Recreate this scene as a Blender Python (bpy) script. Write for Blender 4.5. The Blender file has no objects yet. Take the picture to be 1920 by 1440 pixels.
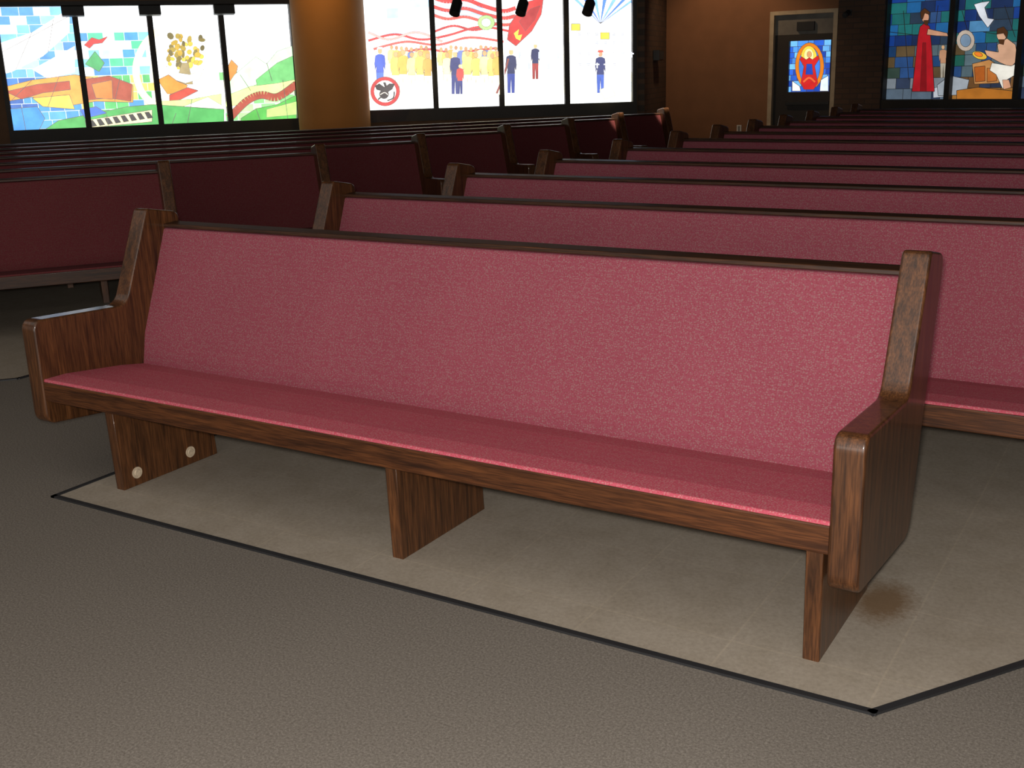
import bpy, bmesh, math, random
from math import sin, cos, pi, radians, atan2, hypot
from mathutils import Vector, Matrix
random.seed(7)
scene = bpy.context.scene
col = scene.collection
scene.view_settings.view_transform = 'Standard'

# ------------------------------------------------------------------ camera
CX, CY, CH = 4.302, -2.963, 1.723
YAW, PIT, ROL, FPX = .559, .275, -.031, 2078.8
fw = Vector((-sin(YAW)*cos(PIT), cos(YAW)*cos(PIT), -sin(PIT)))
rt0 = Vector((cos(YAW), sin(YAW), 0))
up0 = rt0.cross(fw)
rt = cos(ROL)*rt0 + sin(ROL)*up0
up = -sin(ROL)*rt0 + cos(ROL)*up0
C = Vector((CX, CY, CH))
cam_d = bpy.data.cameras.new('camera'); cam = bpy.data.objects.new('camera', cam_d); col.objects.link(cam)
cam_d.sensor_width = 36; cam_d.lens = FPX*36/1920; cam_d.clip_start = .05; cam_d.clip_end = 200
M = Matrix.Identity(4)
for i in range(3):
    M[i][0] = rt[i]; M[i][1] = up[i]; M[i][2] = -fw[i]; M[i][3] = C[i]
cam.matrix_world = M
scene.camera = cam

def ray(px, py): return fw + rt*((px-960)/FPX) + up*((720-py)/FPX)
def at_dist(px, py, D):                      # point on that sight line, D horizontally ahead
    d = ray(px, py); F = Vector((-sin(YAW), cos(YAW), 0)); return C + d*(D/d.dot(F))

# ------------------------------------------------------------------ materials
def srgb(h):
    h = h.lstrip('#'); r = []
    for i in (0, 2, 4):
        c = int(h[i:i+2], 16)/255
        r.append(c/12.92 if c <= .04045 else ((c+.055)/1.055)**2.4)
    return tuple(r)+(1,)
def new_mat(name):
    m = bpy.data.materials.new(name); m.use_nodes = True
    nt = m.node_tree; b = nt.nodes['Principled BSDF']; return m, nt, b
def node(nt, t, **kw):
    n = nt.nodes.new(t)
    for k, v in kw.items():
        if k in n.inputs: n.inputs[k].default_value = v
        else: setattr(n, k, v)
    return n
def coords(nt, scale=(1,1,1), rnd=True):
    tc = node(nt, 'ShaderNodeTexCoord'); mp = node(nt, 'ShaderNodeMapping')
    nt.links.new(tc.outputs['Object'], mp.inputs['Vector']); mp.inputs['Scale'].default_value = scale
    if rnd:
        oi = node(nt, 'ShaderNodeObjectInfo'); mu = node(nt, 'ShaderNodeMath', operation='MULTIPLY'); mu.inputs[1].default_value = 30
        nt.links.new(oi.outputs['Random'], mu.inputs[0]); cb = node(nt, 'ShaderNodeCombineXYZ')
        for k in range(3): nt.links.new(mu.outputs[0], cb.inputs[k])
        nt.links.new(cb.outputs[0], mp.inputs['Location'])
    return mp.outputs['Vector']
def ramp(nt, fac, stops):
    r = node(nt, 'ShaderNodeValToRGB'); e = r.color_ramp.elements
    while len(e) < len(stops): e.new(.5)
    for el, (p, c) in zip(e, stops): el.position = p; el.color = c if len(c) == 4 else tuple(c)+(1,)
    nt.links.new(fac, r.inputs['Fac']); return r.outputs['Color']
def bump(nt, b, h, s, d=.01):
    n = node(nt, 'ShaderNodeBump'); n.inputs['Strength'].default_value = s; n.inputs['Distance'].default_value = d
    nt.links.new(h, n.inputs['Height']); nt.links.new(n.outputs[0], b.inputs['Normal'])
def mixc(nt, fac, a, bcol, mode='MIX'):
    m = node(nt, 'ShaderNodeMix', data_type='RGBA', blend_type=mode)
    for s, v in ((0, fac), (6, a), (7, bcol)):
        if hasattr(v, 'is_linked'): nt.links.new(v, m.inputs[s])
        else: m.inputs[s].default_value = v
    return m.outputs[2]

def wood_mat(name, scale, dark, light, rough, coat, spec):
    m, nt, b = new_mat(name)
    v = coords(nt, scale)
    n1 = node(nt, 'ShaderNodeTexNoise', Scale=1.0, Detail=6.0, Roughness=.65, Distortion=.5)
    nt.links.new(v, n1.inputs['Vector'])
    v2 = coords(nt, tuple(s*5 for s in scale))
    n2 = node(nt, 'ShaderNodeTexNoise', Scale=1.0, Detail=3.0)
    nt.links.new(v2, n2.inputs['Vector'])
    c1 = ramp(nt, n1.outputs['Fac'], [(.30, dark), (.5, tuple((a+c)/2 for a, c in zip(dark, light))), (.70, light)])
    c2 = ramp(nt, n2.outputs['Fac'], [(.38, (.45,.43,.41)), (.6, (1,1,1))])
    nt.links.new(mixc(nt, .85, c1, c2, 'MULTIPLY'), b.inputs['Base Color'])
    b.inputs['Roughness'].default_value = rough; b.inputs['Specular IOR Level'].default_value = spec
    b.inputs['Coat Weight'].default_value = coat; b.inputs['Coat Roughness'].default_value = .12
    bump(nt, b, n2.outputs['Fac'], .08, .003)
    return m
W_X = wood_mat('oak_grain_along', (2.2, 46, 46), (.032,.0105,.0037), (.112,.037,.0110), .5, .12, .25)
W_T = wood_mat('dark_oak_rail', (2.2, 50, 50), (.018,.0065,.0025), (.070,.024,.0075), .5, .05, .3)
W_Z = wood_mat('oak_grain_upright', (40, 40, 2.2), (.029,.0106,.0038), (.128,.047,.0150), .42, .36, .35)

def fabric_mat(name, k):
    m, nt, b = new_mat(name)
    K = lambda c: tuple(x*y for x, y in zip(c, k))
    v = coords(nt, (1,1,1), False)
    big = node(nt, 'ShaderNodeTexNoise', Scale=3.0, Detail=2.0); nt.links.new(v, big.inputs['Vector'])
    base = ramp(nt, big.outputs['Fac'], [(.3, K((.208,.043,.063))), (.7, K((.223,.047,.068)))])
    vs = coords(nt, (1,1.25,1.25), False)
    nz = node(nt, 'ShaderNodeTexNoise', Scale=60.0, Detail=1.0); nt.links.new(v, nz.inputs['Vector'])
    ad = node(nt, 'ShaderNodeVectorMath', operation='MULTIPLY_ADD'); nt.links.new(nz.outputs['Color'], ad.inputs[0]); ad.inputs[1].default_value = (.010,.010,.010); nt.links.new(vs, ad.inputs[2])
    sp = node(nt, 'ShaderNodeTexVoronoi', Scale=118.0, Randomness=.7); nt.links.new(ad.outputs[0], sp.inputs['Vector'])
    f = ramp(nt, sp.outputs['Distance'], [(.28, (.62,.62,.62)), (.44, (0,0,0))])
    c = mixc(nt, f, base, K((.228,.138,.130))+(1,))
    sp2 = node(nt, 'ShaderNodeTexVoronoi', Scale=126.0, Randomness=.9); nt.links.new(vs, sp2.inputs['Vector'])
    f2 = ramp(nt, sp2.outputs['Distance'], [(.26, (.55,.55,.55)), (.40, (0,0,0))])
    c = mixc(nt, f2, c, K((.175,.018,.026))+(1,))
    nt.links.new(c, b.inputs['Base Color']); b.inputs['Roughness'].default_value = .85
    b.inputs['Specular IOR Level'].default_value = .25
    wv = node(nt, 'ShaderNodeTexNoise', Scale=220.0, Detail=1.0); nt.links.new(v, wv.inputs['Vector'])
    bump(nt, b, wv.outputs['Fac'], .2, .002)
    return m
FAB = fabric_mat('rose_upholstery', (1,1,1))
FABS = fabric_mat('rose_seat_upholstery_lit', (1.75,1.4,1.4))  # seat copy of the rose fabric, redder and brightened to look better lit
FAB_DIM = fabric_mat('rose_upholstery_dimmed', (.44,.32,.27))  # same fabric with shade put into its colour, for pews across the aisle

def carpet_mat():
    m, nt, b = new_mat('grey_carpet')
    v = coords(nt, (1,1,1), False)
    n1 = node(nt, 'ShaderNodeTexNoise', Scale=135.0, Detail=5.0, Roughness=.85); nt.links.new(v, n1.inputs['Vector'])
    n2 = node(nt, 'ShaderNodeTexNoise', Scale=1.3, Detail=3.0); nt.links.new(v, n2.inputs['Vector'])
    c1 = ramp(nt, n1.outputs['Fac'], [(.32, (.066,.056,.046)), (.5, (.130,.112,.094)), (.68, (.215,.188,.161))])
    c2 = ramp(nt, n2.outputs['Fac'], [(.3, (.95,.95,.95)), (.7, (1,1,1))])
    nt.links.new(mixc(nt, 1.0, c1, c2, 'MULTIPLY'), b.inputs['Base Color'])
    b.inputs['Roughness'].default_value = 1.0; b.inputs['Specular IOR Level'].default_value = .08
    bump(nt, b, n1.outputs['Fac'], .2, .003)
    return m
CARPET = carpet_mat()

def tile_mat():
    m, nt, b = new_mat('tan_floor_tile')
    v = coords(nt, (1,1,1), False)
    n1 = node(nt, 'ShaderNodeTexNoise', Scale=70.0, Detail=4.0, Roughness=.7); nt.links.new(v, n1.inputs['Vector'])
    br = node(nt, 'ShaderNodeTexBrick', offset=0.0); nt.links.new(v, br.inputs['Vector'])
    br.inputs['Scale'].default_value = 1.0; br.inputs['Brick Width'].default_value = .46; br.inputs['Row Height'].default_value = .46
    br.inputs['Mortar Size'].default_value = .0035; br.inputs['Color1'].default_value = (.92,.92,.92,1); br.inputs['Color2'].default_value = (.89,.89,.89,1); br.inputs['Mortar'].default_value = (1.0,.99,.97,1)
    n3 = node(nt, 'ShaderNodeTexNoise', Scale=7.0, Detail=3.0); nt.links.new(v, n3.inputs['Vector'])
    c1 = ramp(nt, n1.outputs['Fac'], [(.3, (.244,.205,.160)), (.65, (.310,.265,.211))])
    c3 = ramp(nt, n3.outputs['Fac'], [(.35, (.92,.91,.89)), (.6, (1,1,1))])
    c = mixc(nt, 1.0, c1, br.outputs['Color'], 'MULTIPLY'); c = mixc(nt, 1.0, c, c3, 'MULTIPLY')
    # brownish blotch in the tile colour behind the right leg
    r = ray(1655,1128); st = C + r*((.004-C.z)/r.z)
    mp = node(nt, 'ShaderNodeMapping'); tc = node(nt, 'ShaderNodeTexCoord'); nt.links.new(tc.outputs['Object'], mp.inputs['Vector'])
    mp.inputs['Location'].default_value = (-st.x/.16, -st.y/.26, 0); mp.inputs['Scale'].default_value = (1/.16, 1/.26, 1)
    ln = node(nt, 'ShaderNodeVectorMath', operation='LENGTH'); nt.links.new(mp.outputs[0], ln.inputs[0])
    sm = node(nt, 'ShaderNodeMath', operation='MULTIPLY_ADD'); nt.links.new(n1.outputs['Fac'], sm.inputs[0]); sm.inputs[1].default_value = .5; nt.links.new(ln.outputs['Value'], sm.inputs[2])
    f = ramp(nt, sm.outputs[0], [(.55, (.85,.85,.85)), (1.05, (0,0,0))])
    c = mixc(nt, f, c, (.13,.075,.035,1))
    nt.links.new(c, b.inputs['Base Color']); b.inputs['Roughness'].default_value = .62
    b.inputs['Specular IOR Level'].default_value = .2
    return m
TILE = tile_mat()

def plain(name, colr, rough=.6, metal=0, var=.15, scale=6):
    m, nt, b = new_mat(name)
    v = coords(nt, (1,1,1), False)
    n = node(nt, 'ShaderNodeTexNoise', Scale=float(scale), Detail=4.0); nt.links.new(v, n.inputs['Vector'])
    c = ramp(nt, n.outputs['Fac'], [(.3, tuple(x*(1-var) for x in colr)), (.7, tuple(x*(1+var) for x in colr))])
    nt.links.new(c, b.inputs['Base Color']); b.inputs['Roughness'].default_value = rough; b.inputs['Metallic'].default_value = metal
    return m
def brick_mat(name, c1, c2, mort):
    m, nt, b = new_mat(name)
    tc = node(nt, 'ShaderNodeTexCoord'); sx = node(nt, 'ShaderNodeSeparateXYZ'); cb = node(nt, 'ShaderNodeCombineXYZ')
    nt.links.new(tc.outputs['Object'], sx.inputs[0]); nt.links.new(sx.outputs['X'], cb.inputs['X']); nt.links.new(sx.outputs['Z'], cb.inputs['Y'])
    br = node(nt, 'ShaderNodeTexBrick'); nt.links.new(cb.outputs[0], br.inputs['Vector'])
    br.inputs['Scale'].default_value = 1; br.inputs['Brick Width'].default_value = .26; br.inputs['Row Height'].default_value = .09; br.inputs['Mortar Size'].default_value = .008
    br.inputs['Color1'].default_value = c1; br.inputs['Color2'].default_value = c2; br.inputs['Mortar'].default_value = mort
    nt.links.new(br.outputs['Color'], b.inputs['Base Color']); b.inputs['Roughness'].default_value = .9
    return m
RUBBER = plain('black_rubber_edging', (.012,.012,.013), .55)
BRONZE = plain('dark_bronze_frame', (.02,.015,.011), .6)
BLACK = plain('black_lamp_metal', (.012,.012,.012), .5)
GOLD = plain('ochre_plaster', (.38,.165,.038), .8, 0, .06, 2)
BROWN = plain('brown_plaster', (.225,.103,.047), .85, 0, .08, 3)
DARKWALL = plain('dark_brown_wall', (.13,.068,.034), .85)
BEIGE = plain('beige_door_trim', (.45,.36,.24), .6)
GREY = plain('grey_panel', (.16,.15,.13), .7)
PALE = plain('pale_plug', (.42,.33,.23), .6, 0, .2, 60)
WHITE = plain('white_plastic', (.6,.58,.54), .5)
CEIL = plain('ceiling_plaster', (.10,.08,.06), .9)
BRICK = brick_mat('dark_brick', (.10,.055,.034,1), (.07,.040,.025,1), (.048,.035,.027,1))

def glass_mat():
    m, nt, b = new_mat('lit_stained_glass')
    at = node(nt, 'ShaderNodeAttribute', attribute_name='Col')
    v = coords(nt, (1,1,1), False); n = node(nt, 'ShaderNodeTexNoise', Scale=5.0, Detail=3.0); nt.links.new(v, n.inputs['Vector'])
    c = ramp(nt, n.outputs['Fac'], [(.3, (.75,.75,.75)), (.65, (1.0,1.0,1.0))])
    mx = mixc(nt, 1.0, at.outputs['Color'], c, 'MULTIPLY')
    nt.links.new(mx, b.inputs['Emission Color']); b.inputs['Emission Strength'].default_value = 1.0
    b.inputs['Base Color'].default_value = (.02,.02,.02,1); b.inputs['Roughness'].default_value = .3
    return m
GLASS = glass_mat()

# ------------------------------------------------------------------ object helpers
def link(name, bm, m, parent=None, smooth=True):
    me = bpy.data.meshes.new(name)
    bmesh.ops.recalc_face_normals(bm, faces=bm.faces)
    bm.to_mesh(me); bm.free(); me.materials.append(m)
    if smooth:
        for p in me.polygons: p.use_smooth = True
        me.set_sharp_from_angle(angle=radians(50))
    o = bpy.data.objects.new(name, me); col.objects.link(o)
    if smooth:
        w_ = o.modifiers.new('flat_faces', 'WEIGHTED_NORMAL'); w_.keep_sharp = True; w_.weight = 100
    if parent: o.parent = parent
    return o
def thing(name, label, cat, loc, rz=0, group=None):
    o = bpy.data.objects.new(name, None); col.objects.link(o); o.empty_display_size = .2
    o.location = loc; o.rotation_euler = (0,0,rz); o['label'] = label; o['category'] = cat
    if group: o['group'] = group
    return o
def setting(name, loc=(0,0,0), rz=0):
    o = bpy.data.objects.new(name, None); col.objects.link(o); o.location = loc; o.rotation_euler = (0,0,rz); o['kind'] = 'structure'
    return o
def add_box(bm, x0,x1,y0,y1,z0,z1, bev=0):
    vs = [bm.verts.new(p) for p in ((x0,y0,z0),(x1,y0,z0),(x1,y1,z0),(x0,y1,z0),(x0,y0,z1),(x1,y0,z1),(x1,y1,z1),(x0,y1,z1))]
    fs = [bm.faces.new([vs[i] for i in f]) for f in ((3,2,1,0),(4,5,6,7),(0,1,5,4),(1,2,6,5),(2,3,7,6),(3,0,4,7))]
    if bev:
        bmesh.ops.bevel(bm, geom=list({e for f in fs for e in f.edges}), offset=bev, segments=2, affect='EDGES', profile=.6)
def box_obj(name, m, parent, *a, bev=0):
    bm = bmesh.new(); add_box(bm, *a, bev=bev); return link(name, bm, m, parent)
def rounded(pts, n=6):
    out = []
    for i, (y, z, r) in enumerate(pts):
        p = Vector((y, z)); a = Vector(pts[i-1][:2])-p; b = Vector(pts[(i+1) % len(pts)][:2])-p
        if r <= 0: out.append((y, z)); continue
        ang = a.angle(b); t = min(r/math.tan(ang/2), a.length*.48, b.length*.48)
        s = p+a.normalized()*t; e = p+b.normalized()*t
        for k in range(n+1):
            u = k/n; q = s*(1-u)**2 + p*2*u*(1-u) + e*u*u
            out.append((q.x, q.y))
    return out
def prism(bm, prof, x0, x1, bev=0, seg=2):
    a = [bm.verts.new((x0, y, z)) for y, z in prof]; b = [bm.verts.new((x1, y, z)) for y, z in prof]
    n = len(prof); fa = bm.faces.new(a); fb = bm.faces.new(b[::-1])
    for i in range(n): bm.faces.new((a[i], b[i], b[(i+1) % n], a[(i+1) % n]))
    if bev:
        bmesh.ops.recalc_face_normals(bm, faces=bm.faces)
        bmesh.ops.bevel(bm, geom=list(fa.edges)+list(fb.edges), offset=bev, segments=seg, affect='EDGES', profile=.5)
def add_cyl(bm, p, q, r0, r1, n=20):
    p = Vector(p); q = Vector(q); d = q-p
    mtx = Matrix.Translation((p+q)/2) @ d.to_track_quat('Z', 'Y').to_matrix().to_4x4()
    bmesh.ops.create_cone(bm, cap_ends=True, segments=n, radius1=r0, radius2=r1, depth=d.length, matrix=mtx)

# ------------------------------------------------------------------ pews
TH = .092
PANEL = rounded([(-.03,.25,.06),(.62,.19,.09),(.715,.57,.25),(.87,1.10,.05),(.66,1.138,.03),(.475,.702,.08),(-.03,.727,.05)], 7)
LEG = [(.0,0),(.55,0),(.52,.362),(-.012,.362)]
SEAT = rounded([(-.018,.447,0),(-.015,.459,.010),(.10,.458,.06),(.40,.425,.1),(.575,.395,.0),(.575,.372,0),(.03,.372,0),(.03,.447,0)], 5)
RAIL = rounded([(-.022,.358,.006),(.03,.358,0),(.03,.448,0),(-.022,.448,.006)], 3)
BOARD = [(.03,.352),(.585,.352),(.585,.372),(.03,.372)]
BACKC = rounded([(.535,.400,0),(.565,.55,.1),(.665,.80,.3),(.754,1.030,.02),(.79,1.036,0),(.60,.400,0)], 5)
BACKB = [(.60,.372),(.625,.372),(.825,1.036),(.79,1.036)]
TOPR = rounded([(.752,1.036,.004),(.756,1.053,.006),(.842,1.058,.006),(.838,1.036,.004)], 3)
def make_pew(label, loc, rz, L, legs, group, plugs=False, fab=None):
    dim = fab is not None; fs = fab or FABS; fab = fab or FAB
    t = thing('church_pew', label, 'pew', loc, rz, group)
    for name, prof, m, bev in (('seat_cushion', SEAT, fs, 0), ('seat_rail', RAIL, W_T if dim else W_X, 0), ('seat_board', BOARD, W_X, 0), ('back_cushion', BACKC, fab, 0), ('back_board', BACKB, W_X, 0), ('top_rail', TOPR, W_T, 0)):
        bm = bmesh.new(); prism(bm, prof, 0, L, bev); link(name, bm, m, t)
    for x in (-TH, L):
        bm = bmesh.new(); prism(bm, PANEL, x, x+TH, .011, 3); link('end_panel', bm, W_Z, t)
    for i, x in enumerate(legs):
        bm = bmesh.new(); prism(bm, LEG, x, x+.052, .004, 2); lg = link('leg', bm, W_Z, t)
        if plugs and i == 0:
            for y in (.075, .385):
                bm = bmesh.new(); add_cyl(bm, (x+.050, y, .06), (x+.056, y, .06), .026, .026, 24)
                add_cyl(bm, (x+.055, y, .06), (x+.059, y, .06), .017, .014, 20)
                o = link('bolt_plug', bm, PALE, lg); o['label'] = 'pale round plug over a bolt'
    return t
def legs_for(L):
    n = max(1, round((L-.5)/1.55)); return [.379+(L-.07-.379)*k/n for k in range(n+1)]
G1 = 'rose upholstered pews of the near block'
make_pew('short rose upholstered oak pew at the very front, fully visible', (0,0,.004), 0, 3.51, [.379,1.903,3.443], G1, True)
right_rows = [(1.36,-.6),(2.62,-2.2),(3.82,-3.6),(5.05,-4.6),(6.25,-5),(7.3,-5),(8.35,-5),(9.4,-5),(10.45,-5),(11.5,-5),(12.5,-5)]
ordn = ['second','third','fourth','fifth','sixth','seventh','eighth','ninth','tenth','eleventh','last']
for i, (y, a) in enumerate(right_rows):
    L = min(3.6+.67*y, 8.0)
    if i == 0: lab = 'long rose pew directly behind the front pew, its seat showing at right'
    elif i == 10: lab = 'farthest dim pew of the near block, below the right stained glass'
    else: lab = '%s pew back in the block of the front pew, rose back showing' % ordn[i]
    make_pew(lab, (0, y, .004), radians(a), L, legs_for(L), G1)
G2 = 'dim maroon pews across the aisle'
TL = radians(54)
left_ends = [2.93,4.75,6.30,7.97,9.49,10.90,12.41]
for i, ye in enumerate(left_ends):
    L = (ye-1.46)/1.187+1.5
    E = Vector((-2.64, ye+.22)); ux = Vector((cos(TL), sin(TL))); uy = Vector((-sin(TL), cos(TL)))
    O = E-ux*(L+TH)-uy*.79
    lab = ['dim maroon pew cut off by the left photo edge, nearest across the aisle',
           'second maroon pew across the aisle, its end behind the front pew back',
           'third maroon pew across the aisle, its dark arm beside the third near pew',
           'fourth maroon pew across the aisle counted from the left edge',
           'fifth maroon pew across the aisle counted from the left edge',
           'sixth maroon pew across the aisle, second to last before the windows',
           'farthest maroon pew across the aisle, its end near the brown wall'][i]
    make_pew(lab, (O.x, O.y, .004), TL, L, legs_for(L), G2, False, FAB_DIM)

# ------------------------------------------------------------------ floor
def poly_obj(name, pts, z0, z1, m):
    bm = bmesh.new()
    a = [bm.verts.new((x, y, z1)) for x, y in pts]; bm.faces.new(a)
    r = bmesh.ops.extrude_face_region(bm, geom=list(bm.faces))
    for v in r['geom']:
        if isinstance(v, bmesh.types.BMVert): v.co.z = z0
    o = link(name, bm, m, None, False); o['kind'] = 'structure'; return o
poly_obj('floor', [(-24,-9),(16,-9),(16,24),(-24,24)], -.1, 0, CARPET)
FR = [(.205,-.19),(3.70,-.19),(9.5,8.4),(9.5,13.6),(.205,13.6)]
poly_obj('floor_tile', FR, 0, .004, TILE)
e = Vector((-1.8,.92)); dd = Vector((.643,.766))
A0 = e-dd*7; A1 = e+dd*.1
poly_obj('floor_tile', [(A0.x,A0.y),(A1.x,A1.y),(A1.x,14),(-10.5,13.0),(-14,6),(-14,A0.y)], 0, .004, TILE)
def strip(name, pts, w, z0, z1, m):
    bm = bmesh.new()
    for (x0,y0),(x1,y1) in zip(pts[:-1], pts[1:]):
        d = Vector((x1-x0,y1-y0)).normalized(); n = Vector((-d.y,d.x))*w/2; ex = d*w/2
        q = [(x0-n.x-ex.x,y0-n.y-ex.y),(x1-n.x+ex.x,y1-n.y+ex.y),(x1+n.x+ex.x,y1+n.y+ex.y),(x0+n.x-ex.x,y0+n.y-ex.y)]
        lo = [bm.verts.new((*p, z0)) for p in q]; hi = [bm.verts.new((*p, z1)) for p in q]
        bm.faces.new(hi); bm.faces.new(lo[::-1])
        for k in range(4): bm.faces.new((lo[k],lo[(k+1)%4],hi[(k+1)%4],hi[k]))
    o = link(name, bm, m, None, False); o['kind'] = 'structure'; return o
strip('trim_1', [(.205,13.5),(.205,-.19),(3.70,-.19),(9.5,8.4)], .023, 0, .008, RUBBER)
strip('trim_2', [(A0.x,A0.y),(A1.x,A1.y),(A1.x,13.9)], .023, 0, .008, RUBBER)

# ------------------------------------------------------------------ walls: local x along the wall, local y away from the room
class Wall:
    def __init__(s, O, ang):
        s.O = Vector((O[0],O[1],0)); s.ang = ang; s.d = Vector((cos(ang),sin(ang),0)); s.n = Vector((-sin(ang),cos(ang),0))
    def hit(s, px, py):
        d = ray(px,py); t = (s.O-C).dot(s.n)/d.dot(s.n); p = C+d*t
        return (p-s.O).dot(s.d), p.z
CEZ = 4.2
WA = Wall((-9.48,12.0), radians(90-38))
WB = Wall((-8.13,12.26), radians(90-54))
WC = Wall((-4.77,17.2), 0)
WD = Wall((-.79,17.2), radians(-12))
def wall_with_hole(name, W, s0, s1, hole, m, th=.3):
    bm = bmesh.new(); a,b,c,d = hole
    add_box(bm, s0,a,0,th,0,CEZ); add_box(bm, b,s1,0,th,0,CEZ); add_box(bm, a,b,0,th,d,CEZ)
    if c > 0: add_box(bm, a,b,0,th,0,c)
    o = link(name, bm, m, None, False); o.location = W.O; o.rotation_euler.z = W.ang; o['kind'] = 'structure'; return o

def clip(poly, a, b, c, d):
    for ax, lim, sg in ((0,a,1),(0,b,-1),(1,c,1),(1,d,-1)):
        out = []
        for i in range(len(poly)):
            p, q = poly[i-1], poly[i]
            ip, iq = sg*(p[ax]-lim) >= 0, sg*(q[ax]-lim) >= 0
            if ip != iq:
                t = (lim-p[ax])/(q[ax]-p[ax]); out.append((p[0]+(q[0]-p[0])*t, p[1]+(q[1]-p[1])*t))
            if iq: out.append(q)
        poly = out
        if len(poly) < 3: return []
    return poly
LEAD = (.05,.042,.038,1)
SEAM = srgb('c4ced4')
class Art:                                            # shapes of coloured glass, in photo pixels, laid on a wall plane
    def __init__(s, gain=2.4, seam=SEAM, lead=LEAD, pale=0): s.sh = []; s.gain = gain; s.seam = seam; s.lead = lead; s.pale = pale
    def poly(s, c, pts, lead=1.2):
        if lead: 
            for i in range(len(pts)): s.seg(pts[i-1], pts[i], lead, s.lead)
        s.sh.append((srgb(c), pts))
        if lead:
            for i in range(len(pts)): s.seg(pts[i-1], pts[i], lead*.6, s.lead)
    def seg(s, p, q, w, c):
        dx,dy = q[0]-p[0], q[1]-p[1]; l = hypot(dx,dy)
        if l < .3: return
        nx,ny = -dy/l*w/2, dx/l*w/2
        s.sh.append((c, [(p[0]+nx,p[1]+ny),(q[0]+nx,q[1]+ny),(q[0]-nx,q[1]-ny),(p[0]-nx,p[1]-ny)]))
    def stroke(s, c, pts, w, lead=1.0):
        P = []
        for i in range(len(pts)-1):
            p0,p1,p2,p3 = pts[max(i-1,0)],pts[i],pts[i+1],pts[min(i+2,len(pts)-1)]
            for k in range(6):
                t = k/6
                P.append(tuple(.5*(2*p1[j]+(p2[j]-p0[j])*t+(2*p0[j]-5*p1[j]+4*p2[j]-p3[j])*t*t+(3*p1[j]-p0[j]-3*p2[j]+p3[j])*t**3) for j in (0,1)))
        P.append(pts[-1])
        if lead:
            for a,b in zip(P[:-1],P[1:]): s.seg(a,b,w+2*lead,s.lead)
        for a,b in zip(P[:-1],P[1:]): s.seg(a,b,w,srgb(c))
    def el(s, c, x, y, rx, ry, rot=0, lead=1.0, n=16):
        s.poly(c, [(x+rx*cos(t)*cos(rot)-ry*sin(t)*sin(rot), y+rx*cos(t)*sin(rot)+ry*sin(t)*cos(rot)) for t in [2*pi*k/n for k in range(n)]], lead)
    def man(s, x, y0, h, coat, legs, skin='e0b080', cap=None, w=1.0):
        u = h/8*w
        s.poly(legs, [(x-.7*u,y0+.5*h),(x+.7*u,y0+.5*h),(x+.62*u,y0+h),(x+.12*u,y0+h),(x,y0+.62*h),(x-.12*u,y0+h),(x-.62*u,y0+h)], .5)
        s.poly(coat, [(x-.85*u,y0+.18*h),(x-.3*u,y0+.145*h),(x+.3*u,y0+.145*h),(x+.85*u,y0+.18*h),(x+1.0*u,y0+.36*h),(x+.85*u,y0+.51*h),(x+.65*u,y0+.4*h),(x+.68*u,y0+.56*h),(x-.68*u,y0+.56*h),(x-.65*u,y0+.4*h),(x-.85*u,y0+.51*h),(x-1.0*u,y0+.36*h)], .5)
        s.el(skin, x, y0+.075*h, .4*u, .5*u, 0, .4, 10)
        if cap: s.poly(cap, [(x-.6*u,y0+.03*h),(x-.4*u,y0-.02*h),(x+.4*u,y0-.02*h),(x+.6*u,y0+.03*h)], .4)

def glass_pane(parent, W, a, b, c, d, art, bgfun, rows, rng):
    bm = bmesh.new(); L = bm.loops.layers.float_color.new('Col'); g_ = art.gain; pl = art.pale
    def put(poly, colr, y):
        poly = clip(poly, a, b, c, d)
        q = []
        for p in poly:
            if not q or hypot(p[0]-q[-1][0], p[1]-q[-1][1]) > 1e-5: q.append(p)
        if len(q) > 2 and hypot(q[0][0]-q[-1][0], q[0][1]-q[-1][1]) < 1e-5: q.pop()
        if len(q) < 3: return
        f = bm.faces.new([bm.verts.new((p[0], y, p[1])) for p in q])
        for l in f.loops: l[L] = tuple(g_*(colr[k]*(1-pl)+pl) for k in range(3))+(1,)
    put([(a,c),(b,c),(b,d),(a,d)], art.seam, 0)
    hgt = (d-c)/rows; g = .004
    for r in range(rows):
        x = a-rng.random()*.2
        while x < b:
            w = hgt*rng.uniform(.8,2.0)
            u,v = (x+w/2-a)/(b-a), (r+.5)/rows
            put([(x+g,c+r*hgt+g),(x+w-g,c+r*hgt+g),(x+w-g,c+(r+1)*hgt-g),(x+g,c+(r+1)*hgt-g)], bgfun(min(max(u,0),1),v,rng), -.002)
            x += w
    y = -.004
    for colr, pts in art.sh:
        put([W.hit(*p) for p in pts], colr, y); y -= .0001
    me = bpy.data.meshes.new('stained_glass')
    bm.to_mesh(me); bm.free(); me.materials.append(GLASS)
    o = bpy.data.objects.new('stained_glass', me); col.objects.link(o); o.parent = parent; o.location = (0,.13,0)
    return o
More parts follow.
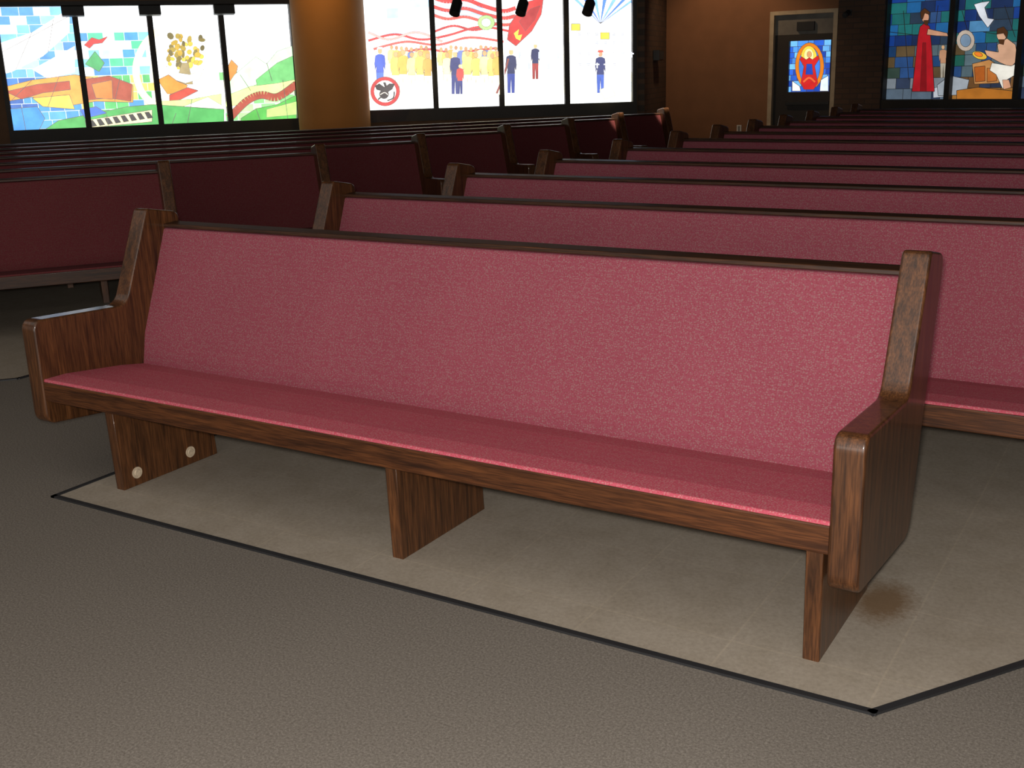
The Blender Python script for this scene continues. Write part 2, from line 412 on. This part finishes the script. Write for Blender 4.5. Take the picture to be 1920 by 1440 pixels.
def window(name, W, sL, sR, zb, zt, n, art, bgs, rows, seed, sill=.20):
    t = setting(name, W.O, W.ang); rng = random.Random(seed)
    bm = bmesh.new(); f = .07
    add_box(bm, sL-f,sR+f,-.06,.22,zb-sill,zb); add_box(bm, sL-f,sR+f,-.03,.22,zt,zt+f)
    add_box(bm, sL-f,sL,-.03,.22,zb,zt); add_box(bm, sR,sR+f,-.03,.22,zb,zt)
    link('window_frame', bm, BRONZE, t, False)
    w = (sR-sL)/n
    for k in range(1,n): box_obj('mullion', BRONZE, t, sL+k*w-.045,sL+k*w+.045,-.02,.2,zb,zt)
    for k in range(n):
        a = sL+k*w+(.045 if k else 0); b = sL+(k+1)*w-(.045 if k < n-1 else 0)
        glass_pane(t, W, a, b, zb, zt, art, (lambda u,v,r,k=k: bgs((k+u)/n, v, r)), rows, rng)
    return t, (sL-f, sR+f, zb-sill, zt+f)
def pick(rng, *cs):
    c = srgb(rng.choice(cs)); j = rng.uniform(.85,1.1); return (c[0]*j,c[1]*j,c[2]*j,1)

# window 1: hills under a bright sky
art1 = Art(2.6, SEAM, (.06,.05,.04,1), .045)
art1.poly('ffffff', [(0,80),(60,60),(130,15),(130,60),(80,105),(20,135),(0,140)], 0)
art1.poly('ffffff', [(60,130),(140,86),(140,135),(90,148)], 0)
art1.poly('d81e18', [(158,84),(172,70),(186,74),(202,68),(192,80),(176,82),(168,90)])
art1.poly('d8862a', [(0,165),(60,150),(140,140),(200,150),(250,160),(250,192),(180,190),(120,200),(60,182),(0,192)])
art1.poly('94320f', [(10,172),(70,158),(130,152),(132,168),(80,174),(40,186)])
art1.poly('8c320f', [(150,150),(205,142),(248,158),(246,190),(205,184),(160,188)])
art1.poly('c06818', [(172,158),(210,150),(212,186),(180,184)])
art1.poly('e0b040', [(60,184),(130,178),(140,205),(80,200)])
art1.poly('2f8a4a', [(160,120),(178,96),(196,118),(186,134)])
art1.stroke('f8e8b4', [(300,55),(270,85),(255,130),(268,175),(300,205)], 13, .4)
art1.stroke('fcf2d0', [(330,60),(295,95),(285,135),(300,170)], 6, .4)
for k in range(50):
    rg = random.Random(k); art1.el(rg.choice(['6c5c0e','8f7812','564a0a','b89a24','a88812','c8a830']), 350+rg.uniform(-34,34), 97+rg.uniform(-31,29), rg.uniform(4,8), rg.uniform(3,6), rg.random()*3, .5, 8)
art1.poly('8a7a50', [(341,118),(353,118),(362,158),(330,158)], .8)
art1.poly('f6f0d8', [(312,124),(330,136),(356,140),(382,130),(374,148),(348,156),(322,148)], .8)
art1.poly('cc7c18', [(296,150),(316,140),(332,152),(352,160),(344,176),(314,176)])
art1.poly('a83014', [(318,178),(352,164),(372,170),(340,186),(318,192)])
art1.poly('b4dc78', [(300,190),(360,186),(415,176),(415,205),(340,218),(296,214)], .8)
art1.poly('eef2d8', [(330,205),(390,182),(420,200),(400,240),(340,240)], .8)
art1.poly('c07020', [(424,132),(434,112),(446,124),(440,152),(426,158)])
art1.poly('b4deac', [(440,140),(480,106),(500,120),(520,96),(560,82),(560,140),(500,150),(460,168),(426,180),(426,160)], .8)
art1.poly('5aa45a', [(480,150),(520,118),(560,100),(560,150),(520,158),(486,176)], .8)
art1.poly('cbe680', [(424,180),(470,162),(520,156),(560,148),(560,168),(500,180),(450,196),(424,200)], .8)
art1.stroke('8c3014', [(430,222),(462,190),(490,178),(520,182),(556,158)], 13)
art1.poly('3c962e', [(452,222),(480,204),(520,196),(556,178),(556,225),(452,232)])
art1.poly('98cc60', [(500,205),(556,190),(556,215),(500,220)], .8)
art1.poly('348e3c', [(80,246),(110,226),(170,214),(240,200),(286,196),(420,205),(420,232),(286,240),(160,250)])
art1.poly('e0d498', [(160,226),(285,206),(285,228),(162,240)])
for k in range(8): art1.poly('1c1612', [(166+k*15,226-k*2.2),(174+k*15,225-k*2.2),(182+k*15,236-k*2.2),(172+k*15,238-k*2.2)], .5)
art1.poly('2456b0', [(150,206),(180,200),(200,212),(160,222)])
art1.poly('2478b8', [(10,205),(70,200),(84,222),(70,250),(10,252)])
# leading that breaks the broad shapes into smaller pieces
for a_,b_ in [((20,190),(60,150)),((90,200),(110,145)),((225,146),(215,190)),((450,140),(470,170)),((500,118),(510,152)),((530,150),(540,226)),((480,204),(490,232)),((360,186),(350,240)),((40,200),(50,252)),((0,100),(130,30)),((30,130),(60,60)),((90,98),(100,36)),((200,215),(205,248)),((330,212),(320,240))]: art1.seg(a_, b_, 1.0, art1.lead)
def bg1(u, v, r):
    if v > .42:
        if u < .25: return pick(r,'6cace4','90c4f4','5090d4','b8dcf6','4080c4') if r.random() < .82 else pick(r,'ffffff')
        if u < .5 and v < .78: return pick(r,'70c0d4','b4e0e8','3480b8','40b080','ffffff','ffffff')
        return pick(r,'ffffff','ffffff','f8fcfc','eef8f8')
    if u < .25: return pick(r,'2464b0','3078bc','1c5098','408ac0')
    if u < .5: return pick(r,'e0b858','3880c0','f0e0a0','449e52')
    if u < .75: return pick(r,'f8f4dc','fff8e8','e8f0c8','ffffff')
    return pick(r,'c8e4a8','98d080','f0f4c8','70b868')
sL,_ = WA.hit(12,150); sR,_ = WA.hit(550,120)
zbA = (WA.hit(22,248)[1]+WA.hit(550,219)[1])/2; ztA = (WA.hit(20,16)[1]+WA.hit(545,4)[1])/2
w1, holeA = window('window_1', WA, sL, sR, zbA, ztA, 4, art1, bg1, 14, 3)
wall_with_hole('wall_left', WA, -13, .75, holeA, DARKWALL)

# window 2: gathering beneath a red banner
art2 = Art(2.7, SEAM, (.05,.042,.04,1), .04)
art2.poly('b4d4f4', [(690,46),(740,40),(800,48),(800,62),(690,66)], 0)
for k in range(7): art2.poly(('6a9ee0','3c6cc8')[k%2], [(1128,44),(1076+k*19,-4),(1083+k*19,-4)], .5)
# streaming stripes, then the furled red flag at right
for k,(o_,cc,w_) in enumerate([(0,'b02420',7),(9,'f2dcd4',5),(17,'b83028',6),(26,'f4e6dc',4),(33,'c04034',5)]):
    art2.stroke(cc, [(806,-8+o_),(838,2+o_),(872,-2+o_),(906,10+o_*.9),(944,20+o_*.8),(968,14+o_*.9)], w_, .5)
art2.poly('a81c16', [(956,46),(974,20),(992,2),(1020,-5),(1016,26),(998,58),(968,86),(952,74)])
art2.poly('8c1010', [(974,40),(996,16),(1014,10),(1004,36),(986,58)], .6)
art2.poly('f0c030', [(968,72),(964,62),(974,54),(972,66),(980,64),(976,76)], .6)
for i,(pp,cc) in enumerate([([(690,76),(740,64),(790,74),(840,66),(900,50),(955,58)],'b02424'),([(700,92),(760,78),(820,84),(880,70),(945,78)],'c84840'),([(812,60),(850,48),(890,56),(935,44)],'a01c1c'),([(690,60),(730,74),(780,60),(830,78)],'e09088'),([(750,98),(800,92),(850,98),(930,90)],'b43028')]):
    art2.stroke(cc, pp, 3.6, .5)
art2.el('8cb468', 912, 42, 16, 14); art2.el('e8f0c8', 912, 42, 9, 8)
for k in range(22):                                   # heads and shoulders of the rows behind
    x = 734+k*9.3
    if 806 < x < 826: continue
    art2.man(x, 84+(k*7)%6, 62, ('dcc870','d0a850','b88c40','e8d898','5868a0')[k%5], 'f4e8c0', ('b88858','a07048')[k%2])
for x,y,h,c in [(742,96,80,'d8b850'),(756,92,84,'c09a3c'),(772,97,78,'e8d080'),(788,94,82,'d0b04c'),(802,99,77,'b08838'),(838,98,73,'ecd890'),(876,94,82,'dcc464'),(892,98,78,'ccb454'),(908,94,82,'ecd880'),(922,99,77,'d8c058'),(932,95,82,'b89440')]:
    art2.man(x, y, h, c, 'f4e8bc', 'b88858')
art2.man(713,90,82,'2a44a0','3c5cb8','c89868','f4f4f4')
art2.man(853,96,80,'121a54','182464','c89868','f0f0f0')
art2.man(862,120,56,'b82c24','16205f')
art2.man(957,92,82,'0c1240','1c2e7c','c89868','f4f4f4')
art2.stroke('70302a', [(930,175),(944,140),(952,110)], 3, .4)
art2.man(1002,82,66,'101844','801e1a','c89868','f4f4f4')
art2.man(1123,96,78,'161e50','2a4898','b88060','d84030')
for yy,n_ in ((62,6),(78,6),(98,7),(118,5)):
    for k in range(n_):
        x = 1084+k*16; art2.stroke('c8ccd8', [(x,yy),(x,yy+10)], 2.2, .5); art2.stroke('c8ccd8', [(x-4,yy+3),(x+4,yy+3)], 2.2, .5)
for k in range(5): art2.stroke('a8b4c8', [(972+k*18,98+k%2*20),(972+k*18,110+k%2*20)], 2.2, .5)
art2.poly('e8c030', [(1068,46),(1084,46),(1084,58),(1068,58)]); art2.poly('e8c030', [(1122,62),(1138,62),(1138,74),(1122,74)])
art2.poly('fcf4b0', [(1120,168),(1140,160),(1150,178),(1130,186)],.6)
art2.el('a00a0a', 723, 171, 27, 27, 0, 1.0, 28); art2.el('f8f0e4', 723, 171, 20.5, 20.5, 0, .6, 24)
art2.el('180404', 721, 176, 9, 9, 0, 0, 14)
art2.poly('180404', [(722,163),(712,156),(704,161),(707,168),(715,170),(722,172),(729,170),(738,164),(741,157),(731,156),(726,160),(724,154),(719,154)], 0)
art2.stroke('180404', [(710,186),(724,174),(737,165)], 2.8, 0)
art2.stroke('180404', [(727,188),(738,183),(740,171)], 2.6, 0)
art2.stroke('e8d8c0', [(714,177),(722,173),(728,177)], 1.2, 0)
def bg2(u, v, r):
    if v > .7 and u < .5: return pick(r,'b8d8f4','9cc4f0','ffffff','f0f8fc','ffffff')
    if v > .82 and u > .75: return pick(r,'b4d4f4','84b0e8','e4f0fa')
    if v > .4 and u > .72: return pick(r,'fffdf4','f8fafc','eef4fc')
    return pick(r,'fffffa','fffcee','ffffff','fffae4','fffef8')
sL,_ = WB.hit(688,120); sR,_ = WB.hit(1186,100)
zbB = (WB.hit(690,207)[1]+WB.hit(1187,191)[1])/2
w2, holeB = window('window_2', WB, sL, sR, zbB, zbB+2.15, 4, art2, bg2, 13, 5)
wall_with_hole('wall_center', WB, -.55, holeB[1]+.02, holeB, DARKWALL)

# wall_back with the door at the end of the aisle
dL,_ = WC.hit(1443,100); dR,_ = WC.hit(1569,100); dT = WC.hit(1505,19)[1]
wall_with_hole('wall_back', WC, -.1, WD.O.x-WC.O.x+.05, (dL, dR, 0, dT), BROWN)
door = setting('door_1', WC.O, 0)
bm = bmesh.new(); jw = .075
add_box(bm, dL,dL+jw,-.04,.2,0,dT); add_box(bm, dR-jw,dR,-.04,.2,0,dT); add_box(bm, dL+jw,dR-jw,-.04,.2,dT-.065,dT)
link('door_frame', bm, BEIGE, door, False)
lT = WC.hit(1505,64)[1]
tr_ = box_obj('transom_panel', GREY, door, dL+jw,dR-jw,.06,.12,lT,dT-.065)
a,z1 = WC.hit(1494,41); b,z0 = WC.hit(1526,57)
box_obj('sign_box', BLACK, door, a,b,.0,.06,z0,z1, bev=.008)
gL,gT = WC.hit(1478,77); gR,gB = WC.hit(1552,172)
bm = bmesh.new()
add_box(bm, dL+jw,gL,.06,.16,.01,lT); add_box(bm, gR,dR-jw,.06,.16,.01,lT); add_box(bm, gL,gR,.06,.16,gT,lT); add_box(bm, gL,gR,.06,.16,.01,gB)
leaf = link('door_leaf', bm, BRONZE, door, False)
box_obj('push_bar', BLACK, leaf, gL-.02,gR+.02,-.0,.03,.98,1.04, bev=.01)
art4 = Art(1.5, LEAD, LEAD)
art4.el('d87818', 1514,124,27,44, 0,1.0,24); art4.el('3c78d8', 1514,124,20,37,0,.8,24); art4.el('f4c840', 1513,108,15,22,0,.8,18); art4.el('fcec9c', 1513,104,9,13,0,.5,14)
art4.poly('c02020', [(1508,112),(1514,108),(1520,112),(1530,104),(1533,110),(1524,124),(1530,156),(1522,168),(1504,168),(1498,156),(1504,124),(1496,112),(1499,106)], .8)
art4.poly('2040a8', [(1509,120),(1519,120),(1521,140),(1507,140)], .6)
art4.el('d89c68', 1514,102,4.5,6,0,.6,12); art4.stroke('e86030', [(1503,154),(1514,146),(1525,154)], 3.5, .5)
art4.poly('f0f0e8', [(1482,152),(1496,162),(1498,171),(1482,171)]); art4.poly('d8e4f4', [(1536,150),(1550,142),(1550,171),(1534,171)])
def bg4(u, v, r): return pick(r,'2a60d0','4a90e8','1c44a8','6ab0ec','2c70d8')
glass_pane(leaf, WC, gL, gR, gB, gT, art4, bg4, 9, random.Random(4))

# window 3: robed figure and kneeling smith
art3 = Art(1.0, (.01,.009,.008,1), (.012,.01,.009,1))
art3.poly('b8bcc4', [(1744,166),(1778,156),(1778,180),(1744,184)], .8)
art3.poly('b01420', [(1719,50),(1729,42),(1737,50),(1741,90),(1746,172),(1704,172),(1711,110),(1715,70)])
art3.poly('840a14', [(1724,80),(1730,80),(1731,172),(1719,172)], .6)
art3.poly('d09878', [(1734,54),(1752,58),(1770,62),(1772,68),(1750,67),(1732,65)])
art3.el('d09878', 1729,32,7,10); art3.poly('4c2c14', [(1721,34),(1720,22),(1728,15),(1737,22),(1737,27),(1728,24),(1724,36)]); art3.poly('4c2c14', [(1726,38),(1736,38),(1733,48),(1728,46)], .6)
art3.man(1763,84,62,'b88868','b0a898')
art3.poly('a0a8b0', [(1752,160),(1776,142),(1812,150),(1806,178),(1754,180)])
art3.poly('c88c50', [(1818,120),(1850,112),(1872,126),(1868,156),(1822,158)]); art3.poly('b05c20', [(1822,126),(1842,124),(1842,152),(1824,154)]); art3.poly('c07030', [(1846,128),(1866,130),(1864,152),(1846,154)])
art3.el('f0c040', 1832,104,14,7,.3); art3.el('f08028', 1830,102,8,4,.3)
art3.el('c0b0a0', 1806,76,17,20); art3.el('7890a8', 1806,76,10,12)
art3.poly('e4e8f0', [(1822,8),(1832,30),(1848,52),(1860,36),(1848,34),(1842,14),(1852,2),(1836,4)])
art3.poly('d8a888', [(1866,84),(1884,72),(1900,84),(1904,112),(1892,126),(1872,118),(1846,104),(1842,94),(1868,98)])
art3.el('d8a888', 1874,66,9,11); art3.poly('4c2c14', [(1865,64),(1866,54),(1878,50),(1886,60),(1884,72),(1878,62)])
art3.poly('4c2c14', [(1868,74),(1880,74),(1878,84),(1870,82)], .6)
art3.poly('f0ece0', [(1856,118),(1892,124),(1906,118),(1904,138),(1884,150),(1888,164),(1876,166),(1864,140),(1852,132)])
art3.poly('d8a080', [(1876,150),(1888,150),(1892,164),(1878,168)], .8)
art3.poly('b06c24', [(1790,170),(1830,164),(1905,172),(1905,186),(1790,186)])
for a_,b_ in [((1690,20),(1700,150)),((1665,60),(1715,66)),((1755,10),(1750,56)),((1800,20),(1810,56)),((1880,10),(1900,70)),((1840,60),(1866,64))]: art3.seg(a_, b_, 1.2, art3.lead)
def bg3(u, v, r):
    if v > .45: return pick(r,'143c88','1e6098','1c6868','305080','10306c','4c84b0','182c54','2a3c50')
    if v > .2: return pick(r,'1c584c','284c80','586c74','30423a','5c4a30','1c406c')
    return pick(r,'788088','586878','98682f','2c3850','6c4a28')
sL,_ = WD.hit(1659,120); s1,_ = WD.hit(1781,120); s2,_ = WD.hit(1909,120)
pw = (s2-sL)/2
zbD = (WD.hit(1660,186)[1]+WD.hit(1915,187)[1])/2
w3, holeD = window('window_3', WD, sL, sL+4*pw, zbD, zbD+2.1, 4, art3, bg3, 12, 8)
wall_with_hole('wall_right', WD, -.05, 16, holeD, DARKWALL)
bm = bmesh.new(); add_box(bm, 15, 15.3, 1.5, 13.9, 0, CEZ); o = link('light_block_wall', bm, DARKWALL, None, False); o['kind'] = 'structure'  # unseen wall added to keep ambient light off the far rows

# dark brick returns beside the door wall
p0 = WB.O+WB.d*(holeB[1]+.02); p1 = WC.O
d = p1-p0; bm = bmesh.new(); add_box(bm, 0, d.length, -.12, 0, 0, CEZ)
o = link('wall_return', bm, BRICK, None, False); o.location = p0; o.rotation_euler.z = atan2(d.y,d.x); o['kind'] = 'structure'
bL,_ = WC.hit(1572,100); bR,_ = WC.hit(1655,100)
bm = bmesh.new(); add_box(bm, bL, bR+.03, -.12, -.001, 0, CEZ); o = link('wall_pier', bm, BRICK, None, False); o.location = WC.O; o['kind'] = 'structure'
# ochre column
bm = bmesh.new(); add_cyl(bm, (0,0,0), (0,0,CEZ), .60, .60, 64)
o = link('column', bm, GOLD); cc = at_dist(621,130,19.3); o.location = (cc.x,cc.y,0); o['kind'] = 'structure'
bm = bmesh.new(); add_box(bm, -24,16,-7,24,CEZ,CEZ+.1); o = link('ceiling', bm, CEIL, None, False); o['kind'] = 'structure'

# ------------------------------------------------------------------ small fixtures
def lamp(px, py, D, label, tilt):
    p = at_dist(px, py, D)
    t = thing('track_spotlight', label, 'spotlight', (p.x,p.y,CEZ), YAW, 'black spotlights hanging before the middle window')
    z = p.z-CEZ
    bm = bmesh.new(); dv = Vector((sin(tilt)*.8, .55, cos(tilt)))*.095
    add_cyl(bm, Vector((0,0,z))-dv, Vector((0,0,z))+dv*.8, .078, .076, 20); add_cyl(bm, Vector((0,0,z))+dv*.8, Vector((0,0,z))+dv*1.1, .076, .055, 20)
    link('lamp_housing', bm, BLACK, t)
    bm = bmesh.new(); add_cyl(bm, (0,0,z+.05), (0,0,-.03), .014, .014, 10); link('stem', bm, BLACK, t)
    bm = bmesh.new(); add_cyl(bm, (0,0,-.035), (0,0,0), .07, .07, 20); link('ceiling_plate', bm, BLACK, t)
lamp(855,14,16.6,'leftmost of three black spotlights hanging before the middle stained glass window',.35)
lamp(979,14,16.8,'middle of three black spotlights hanging before the red banner in the glass',.4)
lamp(1104,14,17.0,'rightmost of three black spotlights hanging before the middle stained glass window',.45)
for (px, lab) in ((136,'dark lamp at the top of the first mullion of the left window'),(279,'dark lamp at the top of the middle mullion of the left window'),(417,'dark lamp at the top of the right mullion of the left window')):
    s,_ = WA.hit(px,18); p = WA.O+WA.d*s
    t = thing('wall_lamp', lab, 'lamp', (p.x,p.y,ztA-.06), WA.ang, 'dark lamps along the top of the left window')
    bm = bmesh.new(); prism(bm, rounded([(-.30,-.10,.02),(-.14,-.12,.02),(-.12,.04,.02),(-.28,.06,.03)],3), -.17,.17,.01,2); link('lamp_housing', bm, BLACK, t)
    bm = bmesh.new(); add_box(bm, -.03,.03,-.14,-.021,-.05,.0); link('bracket', bm, BLACK, t)
# loudspeaker box on the brick return
ra = atan2(d.y,d.x); W5 = Wall(p0+Vector((sin(ra),-cos(ra),0))*.12, ra); s,z = W5.hit(1228,104); q = W5.O+W5.d*s
t = thing('wall_speaker', 'small dark loudspeaker box on the brick beside the middle window', 'speaker', (q.x,q.y,z), W5.ang)
box_obj('cabinet', BLACK, t, -.22,.22,-.12,-.005,-.09,.09, bev=.01)
box_obj('grille', plain('grey_speaker_cloth',(.03,.03,.03),.9), t, -.19,.19,-.126,-.12,-.07,.07)
s,z = WC.hit(1596,24); 
t = thing('security_camera', 'small dark camera on the brick pier right of the door', 'camera', (WC.O.x+s,WC.O.y-.125,z), 0)
bm = bmesh.new(); add_cyl(bm,(0,-.06,0),(0,-.26,-.05),.045,.045,18); add_cyl(bm,(0,-.26,-.05),(0,-.28,-.055),.035,.035,18); link('camera_body', bm, BLACK, t)
bm = bmesh.new(); add_box(bm,-.05,.05,-.02,0,-.05,.05); add_cyl(bm,(0,0,0),(0,-.1,0),.015,.015,10); link('mount', bm, BLACK, t)
s,z = WC.hit(1386,241)
t = thing('wall_outlet', 'small pale outlet plate low on the brown wall left of the door', 'outlet', (WC.O.x+s,WC.O.y-.001,z), 0)
box_obj('cover_plate', WHITE, t, -.045,.045,-.012,0,-.065,.065, bev=.004)
box_obj('socket', GREY, t, -.02,.02,-.016,-.012,-.045,.045, bev=.002)

# ------------------------------------------------------------------ lights
def spot(name, loc, target, power, colr, ang, blend, size):
    l = bpy.data.lights.new(name, 'SPOT'); l.energy = power; l.color = colr; l.spot_size = radians(ang); l.spot_blend = blend; l.shadow_soft_size = size
    o = bpy.data.objects.new(name, l); col.objects.link(o); o.location = loc
    o.rotation_euler = (Vector(target)-Vector(loc)).to_track_quat('-Z','Y').to_euler(); return o
def area(name, loc, target, power, colr, sx, sy):
    l = bpy.data.lights.new(name, 'AREA'); l.shape = 'RECTANGLE'; l.size = sx; l.size_y = sy; l.energy = power; l.color = colr
    o = bpy.data.objects.new(name, l); col.objects.link(o); o.location = loc
    o.rotation_euler = (Vector(target)-Vector(loc)).to_track_quat('-Z','Y').to_euler(); return o
fl = C+up*.05-rt*.02
spot('camera_flash', fl, (.9,.4,.3), 660, (1,.97,.93), 150, .4, .05)
area('ceiling_glow', (-.6,-2.6,CEZ-.03), (-.6,-2.6,0), 125, (1,.95,.88), 12, 5)
area('rear_fill', (4.4,-8.4,1.3), (1.4,.3,.1), 230, (1,.95,.88), 10, 2.4)   # added soft fill from behind the camera, lifting the floor under the seat
spot('column_downlight', (cc.x+.9,cc.y-1.5,4.1), (cc.x,cc.y,1.6), 85, (1,.60,.22), 70, .8, .08)
spot('wall_downlight', (-3.4,15.4,4.1), (-3.3,17.2,1.2), 115, (1,.66,.38), 90, .7, .08)
for i in (5, 6):                                  # narrow beams added to make highlights on the two farthest pew ends
    ex, ey = -2.64, left_ends[i]+.22
    spot('highlight_beam', (ex+.3, ey-.9, 4.1), (ex-.02, ey-.03, 1.12), 1700, (1,.88,.68), 6, .5, .02)
w = bpy.data.worlds.new('room_air'); scene.world = w; w.use_nodes = True
w.node_tree.nodes['Background'].inputs[0].default_value = (1,.96,.91,1); w.node_tree.nodes['Background'].inputs[1].default_value = .28
